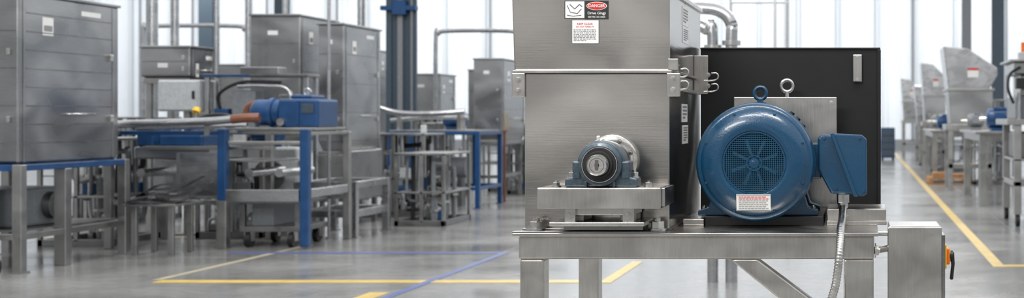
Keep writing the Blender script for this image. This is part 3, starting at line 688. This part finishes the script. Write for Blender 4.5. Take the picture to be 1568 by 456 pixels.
box('side_case', -7.45, -7.0, 17.78, 19.08, .35, 1.05, M_STV, e, .02); boxes('case_legs', [(-7.42, -7.36, 17.85, 17.91, 0, .36), (-7.1, -7.04, 17.85, 17.91, 0, .36), (-7.42, -7.36, 18.9, 18.96, 0, .36), (-7.1, -7.04, 18.9, 18.96, 0, .36)], M_ST, e)
box('case_door', -7.42, -7.05, 17.76, 17.78, .4, 1.0, M_ST, e, .008)
piping('valve_skid', -8.3, -7.45, 16.25, 16.55, 1.15, 9, 3)
piping('valve_skid', -9.6, -8.75, 15.2, 16.3, 1.25, 9, 5)
piping('valve_skid', -6.45, -5.75, 18.0, 19.2, 1.0, 10, 8)
piping('valve_skid', -9.7, -9.0, 19.6, 20.8, 1.6, 10, 9)
piping('valve_skid', -7.6, -6.6, 19.7, 20.7, 1.25, 12, 12)
piping('valve_skid', -11.5, -10.2, 18.2, 19.6, 1.5, 12, 15)
piping('valve_skid', -8.6, -7.7, 24.5, 25.6, 1.5, 10, 21)
piping('valve_skid', -7.6, -6.5, 26.5, 28.0, 1.7, 10, 23, False)

for x, y, zt, r in [(-9.02, 14.75, 3.2, .02), (-8.55, 17.30, 3.2, .03), (-6.62, 16.22, 3.0, .02), (-12.5, 23, 8, .10), (-12.1, 23, 8, .07), (-10.1, 21.5, 8, .05), (-9.2, 24, 8, .07), (-7.6, 29, 8, .06), (-10.6, 24, 8, .05)]:
    e = top('vertical_pipe', (x, y, 0)); cyl('pipe', (x, y, .02), (x, y, zt), r, M_PIPE, e, 14); cyl('pipe_base', (x, y, 0), (x, y, .02), r * 2, M_ST, e, 14)

def ibeam(name, x, y, h, w, mat, dep=None):
    dep = dep or w
    e = top(name, (x, y, 0)); t = w * .09
    box('flange_front', x - w / 2, x + w / 2, y - dep / 2, y - dep / 2 + t, .03, h, mat, e, .003)
    box('flange_rear', x - w / 2, x + w / 2, y + dep / 2 - t, y + dep / 2, .03, h, mat, e, .003)
    box('web', x - t / 2, x + t / 2, y - dep / 2 + t, y + dep / 2 - t, .03, h, mat, e, 0)
    box('base_plate', x - w * .8, x + w * .8, y - dep * .8, y + dep * .8, 0, .03, mat, e, .004)
    return e
CXX = -8.26
c1 = ibeam('steel_column', CXX, 23.6, 8.8, .34, M_COL)
boxes('conduits', [(CXX - .27, CXX - .17, 23.4, 23.46, .03, 8.8), (CXX + .17, CXX + .27, 23.4, 23.46, .03, 8.8)], M_COL, c1)
boxes('conduit_strip', [(CXX - .05, CXX + .04, 23.36, 23.42, .03, 8.8), (CXX + .19, CXX + .22, 23.35, 23.4, .03, 8.8)], M_PANE, c1)
box('clamp', CXX - .34, CXX + .30, 23.3, 23.43, 3.42, 3.50, M_FBLUE, c1, .004); box('clamp_b', CXX - .12, CXX + .12, 23.28, 23.42, 3.34, 3.60, M_FBLUE, c1, .004)
ibeam('steel_column', 4.0, 50, 8.8, .35, M_PANE); ibeam('steel_column', 5.2, 50, 8.8, .45, M_COL); ibeam('steel_column', -27.5, 55, 8.8, .6, M_COL)
ibeam('steel_column', -17.1, 38.5, 8.8, .32, M_COL)

# --- blue table
f4 = frame('blue_work_table', -7.85, -6.30, 21.5, 22.9, 1.27, M_FBLUE, .075, .30, th=.055)
boxes('extra_legs', [(-7.45, -7.37, 21.5, 21.58, 0, 1.2), (-6.8, -6.75, 22.8, 22.86, .3, 1.2)], M_FBLUE, f4, .004)
box('table_top', -7.8, -6.35, 21.55, 22.85, 1.272, 1.295, M_ST, f4, .004)
boxes('posts', [(-7.72, -7.66, 21.67, 21.73, 1.295, 1.58), (-6.72, -6.66, 21.67, 21.93, 1.295, 1.58), (-7.5, -7.44, 21.87, 21.93, 1.295, 1.5)], M_ST, f4)
tube('rack_tube', [(-8.0, 21.7, 1.66), (-7.7, 21.7, 1.58), (-7.2, 21.65, 1.56), (-6.6, 21.7, 1.60)], .05, M_PIPE, f4); tube('rack_tube_b', [(-7.9, 21.9, 1.45), (-7.3, 21.9, 1.5), (-6.6, 21.9, 1.5)], .04, M_PIPE, f4)
box('rack_block', -7.5, -7.25, 22.2, 22.7, 1.296, 1.42, M_STD, f4, .02)
e = top('grey_compressor', (-7.2, 22.2, 0))
tube('tank', [(-7.55, 22.2, .66), (-6.7, 22.2, .66)], .18, M_PANE, e, False); boxes('tank_feet', [(-7.5, -7.42, 22.08, 22.32, 0, .52), (-6.85, -6.77, 22.08, 22.32, 0, .52)], M_STD, e)
small_motor('blue_pump_motor', -6.95, 22.35, 1.296, .13, .4)

cabinet('stainless_cabinet', -7.02, -6.50, 23.6, 25.2, 1.08, 2.55, bands=2, mat=M_STV)
e = top('yellow_fire_box', (-6.1, 24.6, 0)); box('box', -6.25, -6.05, 24.5, 24.7, 1.25, 1.6, M_YEL, e, .01); boxes('post', [(-6.17, -6.12, 24.58, 24.63, 0, 1.25)], M_ST, e); box('base', -6.3, -6.0, 24.45, 24.75, 0, .02, M_ST, e, .003)
piping('valve_skid', -6.95, -5.9, 25.6, 26.2, 1.3, 9, 31)
cabinet('stainless_rear_cabinet', -9.6, -8.9, 27.5, 28.6, 1.1, 2.4, bands=2)
cabinet('stainless_rear_cabinet', -9.2, -8.4, 30.5, 31.6, .9, 2.6, bands=2)
cabinet('stainless_rear_cabinet', -14.2, -13.0, 27.5, 28.6, 1.1, 2.6, bands=2)
cabinet('stainless_rear_cabinet', -10.9, -10.2, 27.5, 28.6, 1.1, 2.9, bands=2)
e = top('copper_stand_pipe', (-6.3, 23.2, 0)); cyl('pipe', (-6.35, 23.2, 0), (-6.35, 23.2, 1.25), .025, M_COPPER, e, 12); cyl('flange', (-6.35, 23.2, 1.25), (-6.35, 23.2, 1.28), .06, M_COPPER, e, 14)

e = top('overhead_pipework', (-10, 26, 0))
Yp = 26.35
for (x0, x1, z) in [(-8.6, -6.9, 3.25), (-14.5, -12.4, 3.35), (-12.0, -11.6, 3.0)]:
    tube('header', [(x0, Yp, 0), (x0, Yp, z - .25), (x0 + .06, Yp, z - .06), (x0 + .25, Yp, z), (x1 - .25, Yp, z), (x1 - .06, Yp, z - .08), (x1, Yp, z - .3), (x1, Yp, 0)], .045, M_PIPE, e)
e = top('process_pipework', (-1.8, 12, 0))
tube('pipe_large', [(-2.2, 11.9, 2.50), (-1.55, 11.9, 2.50), (-1.30, 11.9, 2.47), (-1.19, 11.9, 2.35), (-1.19, 11.9, 2.1), (-1.19, 11.9, 0)], .055, M_PIPE, e)
tube('pipe_mid', [(-2.2, 11.9, 2.36), (-1.62, 11.9, 2.36), (-1.42, 11.9, 2.30), (-1.36, 11.9, 2.15), (-1.36, 11.9, 0)], .05, M_PIPE, e)
cyl('flange_a', (-1.19, 11.9, 2.16), (-1.19, 11.9, 2.20), .085, M_BOLT, e); cyl('flange_b', (-1.36, 11.9, 2.12), (-1.36, 11.9, 2.16), .08, M_BOLT, e)
cyl('flange_c', (-1.62, 11.9, 2.50), (-1.58, 11.9, 2.50), .085, M_BOLT, e)
e = top('hanging_conduit', (0, 30, 0))
tube('run', [(-3.0, 30, 4.15), (-2.2, 30, 4.15), (-1.7, 30, 4.15)], .03, M_LGREY, e, False)
cyl('drop', (-2.0, 30, 0), (-2.0, 30, 9), .04, M_LGREY, e, 12); cyl('drop_b', (-1.75, 30, 0), (-1.75, 30, 9), .03, M_LGREY, e, 12)

# --- right-hand row
def rhopper(name, x0, x1, y0, y1, z0, z1):
    e = top(name, ((x0 + x1) / 2, (y0 + y1) / 2, 0))
    w = x1 - x0; h = z1 - z0
    prism('hood', [(x0 + .10 * w, z0 + .45 * h), (x0 + .85 * w, z0 + .45 * h), (x1, z0 + .62 * h), (x1, z0 + .72 * h), (x0 + .45 * w, z0 + .97 * h), (x0, z1)], y0, y1, M_PIPE, e, .02)
    prism('body', [(x0 + .15 * w, z0), (x0 + .92 * w, z0), (x0 + .92 * w, z0 + .44 * h), (x0 + .10 * w, z0 + .44 * h)], y0 + .05, y1 - .05, M_STV, e, .015)
    box('collar', x0 + .06 * w, x0 + .95 * w, y0, y1, z0 + .43 * h, z0 + .46 * h, M_ST, e, .005)
    box('label', x0 + .45 * w, x0 + .65 * w, y0 - .004, y0, z0 + .6 * h, z0 + .72 * h, M_WHITE, e, 0)
    box('label_red', x0 + .45 * w, x0 + .65 * w, y0 - .006, y0 - .004, z0 + .69 * h, z0 + .72 * h, M_RED, e, 0)
    t = .09
    boxes('legs', [(x, x + t, y, y + t, 0, z0) for x in (x0 + .1 * w, x1 - .1 * w - t) for y in (y0, y1 - t)], M_ST, e, .005)
    boxes('rails', [(x0 + .05 * w, x1, y0 - .03, y0 + t, z0 - .12, z0 - .001), (x0 + .05 * w, x1, y1 - t, y1, z0 - .12, z0 - .001), (x0 + .05 * w, x0 + .05 * w + t, y0, y1, z0 - .12, z0 - .002), (x0 + .1 * w, x1 - .1 * w, y0, y0 + t, .45, .55)], M_ST, e, .004)
    return e
rhopper('stainless_hopper_machine', 1.68, 2.80, 27.0, 28.3, 1.36, 2.98)
rhopper('stainless_hopper_machine', 1.72, 2.5, 38, 39.2, 1.38, 3.1)
rhopper('stainless_hopper_machine', 1.5, 2.25, 50, 51.5, 1.4, 3.0)
rhopper('stainless_hopper_machine', 1.75, 2.6, 44, 45.2, 1.3, 2.6)
f5 = frame('steel_equipment_table', 1.98, 3.3, 22.0, 25.4, 1.22, M_ST, .12, .0)
box('table_top', 1.9, 3.35, 21.95, 25.45, 1.221, 1.27, M_ST, f5, .006)
f6 = frame('steel_equipment_table', 1.70, 3.0, 31.5, 35.5, 1.15, M_ST, .12, .0)
box('table_top', 1.65, 3.05, 31.45, 35.55, 1.151, 1.20, M_ST, f6, .006)
small_motor('blue_motor', 2.36, 22.6, 1.27, .17, .42)
small_motor('grey_motor', 2.12, 24.4, 1.27, .13, .30, M_PANE)
small_motor('grey_motor', 2.08, 34.4, 1.20, .16, .5, M_PANE)
small_motor('blue_motor', 2.1, 32.2, 1.20, .16, .5)
piping('valve_skid', 2.5, 3.4, 29.2, 30.0, 1.9, 10, 41)
piping('valve_skid', 1.9, 3.0, 36.2, 37.2, 1.6, 8, 43)
piping('valve_skid', 1.8, 2.9, 41.0, 42.2, 1.6, 8, 44)
piping('valve_skid', 2.2, 3.2, 46.0, 47.2, 1.8, 8, 45)
e = top('stainless_filling_machine', (2.4, 18.5, 0))
boxes('legs', [(2.10, 2.20, 18.0, 18.1, .16, 1.40), (2.9, 3.0, 18.0, 18.1, .16, 1.40), (2.10, 2.20, 19.4, 19.5, .16, 1.40), (2.9, 3.0, 19.4, 19.5, .16, 1.40)], M_ST, e, .006)
boxes('deck', [(2.0, 3.1, 17.95, 19.55, 1.40, 1.48), (2.1, 3.0, 18.0, 19.5, .55, .62), (2.1, 3.0, 18.0, 19.5, .9, .93)], M_ST, e, .006)
box('head', 2.14, 2.9, 18.2, 19.3, 1.48, 1.80, M_PANE, e, .02); box('mid', 2.22, 2.85, 18.3, 19.2, 1.80, 2.1, M_ST, e, .02); box('top_unit', 2.12, 2.9, 18.2, 19.3, 2.1, 2.28, M_STV, e, .02)
box('shelf', 2.05, 3.0, 18.1, 19.4, 2.28, 2.31, M_ST, e, .004); box('beacon_base', 2.2, 2.4, 18.3, 18.5, 2.31, 2.42, M_LGREY, e, .01); cyl('beacon', (2.3, 18.4, 2.42), (2.3, 18.4, 2.56), .06, M_ORANGE, e)
box('hmi', 2.13, 2.33, 18.0, 18.2, 1.9, 2.05, M_RUB, e, .01); box('drum', 2.16, 2.9, 18.15, 19.3, .93, 1.30, M_STD, e, .03)
for k in range(4): cyl('filling_nozzle', (2.18 + k * .16, 18.12, 1.48), (2.18 + k * .16, 18.12, 1.85), .03, M_PIPE, e, 12)
tube('supply_hose', [(2.1, 18.1, 1.7), (2.02, 18.05, 1.9), (2.05, 18.1, 2.1), (2.2, 18.15, 2.2)], .02, M_RUB, e)
for x in (2.15, 2.95):
    for y in (18.05, 19.45): cyl('caster', (x - .03, y, .08), (x + .03, y, .08), .08, M_RUB, e, 20)
e = top('wooden_pallet', (1.9, 30, 0))
boxes('slats', [(1.50, 2.45, 29.3 + i * .22, 29.45 + i * .22, .12, .145) for i in range(6)] + [(x, x + .1, 29.3, 30.55, .025, .12) for x in (1.5, 1.95, 2.35)] + [(1.50, 2.45, 29.3, 29.42, 0, .025), (1.5, 2.45, 30.43, 30.55, 0, .025)], M_WOOD, e)
boxes('carton', [(1.6, 1.9, 29.5, 29.9, .146, .26), (2.0, 2.4, 29.6, 30.1, .146, .22)], M_WOOD, e, .005)
e = top('blue_tool_cabinet', (.9, 46, 0)); box('carcass', .66, 1.16, 46, 46.6, .08, 1.15, M_FBLUE, e, .02)
boxes('drawers', [(.70, 1.12, 45.97, 46.0, .15 + i * .24, .36 + i * .24) for i in range(4)], M_COL, e, .006); boxes('feet', [(.68, .76, 46, 46.6, 0, .08), (1.06, 1.14, 46, 46.6, 0, .08)], M_RUB, e)

# ---------------------------------------------------------------- lights
w = bpy.data.worlds.new('daylight_world'); scene.world = w; w.use_nodes = True
nt = w.node_tree; bgN = nt.nodes['Background']
tc = N(nt, 'ShaderNodeTexCoord'); sp = N(nt, 'ShaderNodeSeparateXYZ'); cr = N(nt, 'ShaderNodeValToRGB')
nt.links.new(tc.outputs['Generated'], sp.inputs[0]); nt.links.new(sp.outputs['Z'], cr.inputs[0])
cr.color_ramp.elements[0].position = 0; cr.color_ramp.elements[0].color = (1, 1, 1, 1)
cr.color_ramp.elements[1].position = .5; cr.color_ramp.elements[1].color = (1, 1.01, 1.04, 1)
nt.links.new(cr.outputs[0], bgN.inputs['Color']); bgN.inputs['Strength'].default_value = 1.0
def area(name, loc, sx, sy, power, rot=(0, 0, 0), col=(1, .98, .95)):
    l = bpy.data.lights.new(name, 'AREA'); l.shape = 'RECTANGLE'; l.size = sx; l.size_y = sy; l.energy = power; l.color = col
    o = bpy.data.objects.new(name, l); o.location = loc; o.rotation_euler = rot; COL.objects.link(o)
for i, (x, y) in enumerate([(-1.5, 1.5), (1.5, 3), (-7, 9), (-7, 17), (2, 20), (-3, 28), (-9, 36), (3, 40)]):
    area('added_overhead_light', (x, y, 7.5), 3, .6, 300)  # added area lights for shape and highlights, no known fixtures
area('added_overhead_light', (-3.5, -1.0, 5.5), 3, .8, 260, (math.radians(40), 0, 0))  # added light tilted towards the machine front
for x in (-30, -18, -6, 6):
    area('added_wall_fill', (x, 52, 8.5), 8, .8, 600, (math.radians(50), 0, 0), (1, 1, 1))  # added lights that brighten the white back wall

# ---------------------------------------------------------------- camera
cam = bpy.data.cameras.new('camera'); co = bpy.data.objects.new('camera', cam); COL.objects.link(co)
co.location = (0, 0, 1.5); co.rotation_euler = (math.pi / 2, 0, 0)
cam.sensor_width = 36; cam.lens = 45.92; cam.shift_x = -.3418; cam.shift_y = -.0306
cam.dof.use_dof = True; cam.dof.focus_distance = 4.95; cam.dof.aperture_fstop = 3.5
cam.clip_end = 200
scene.camera = co
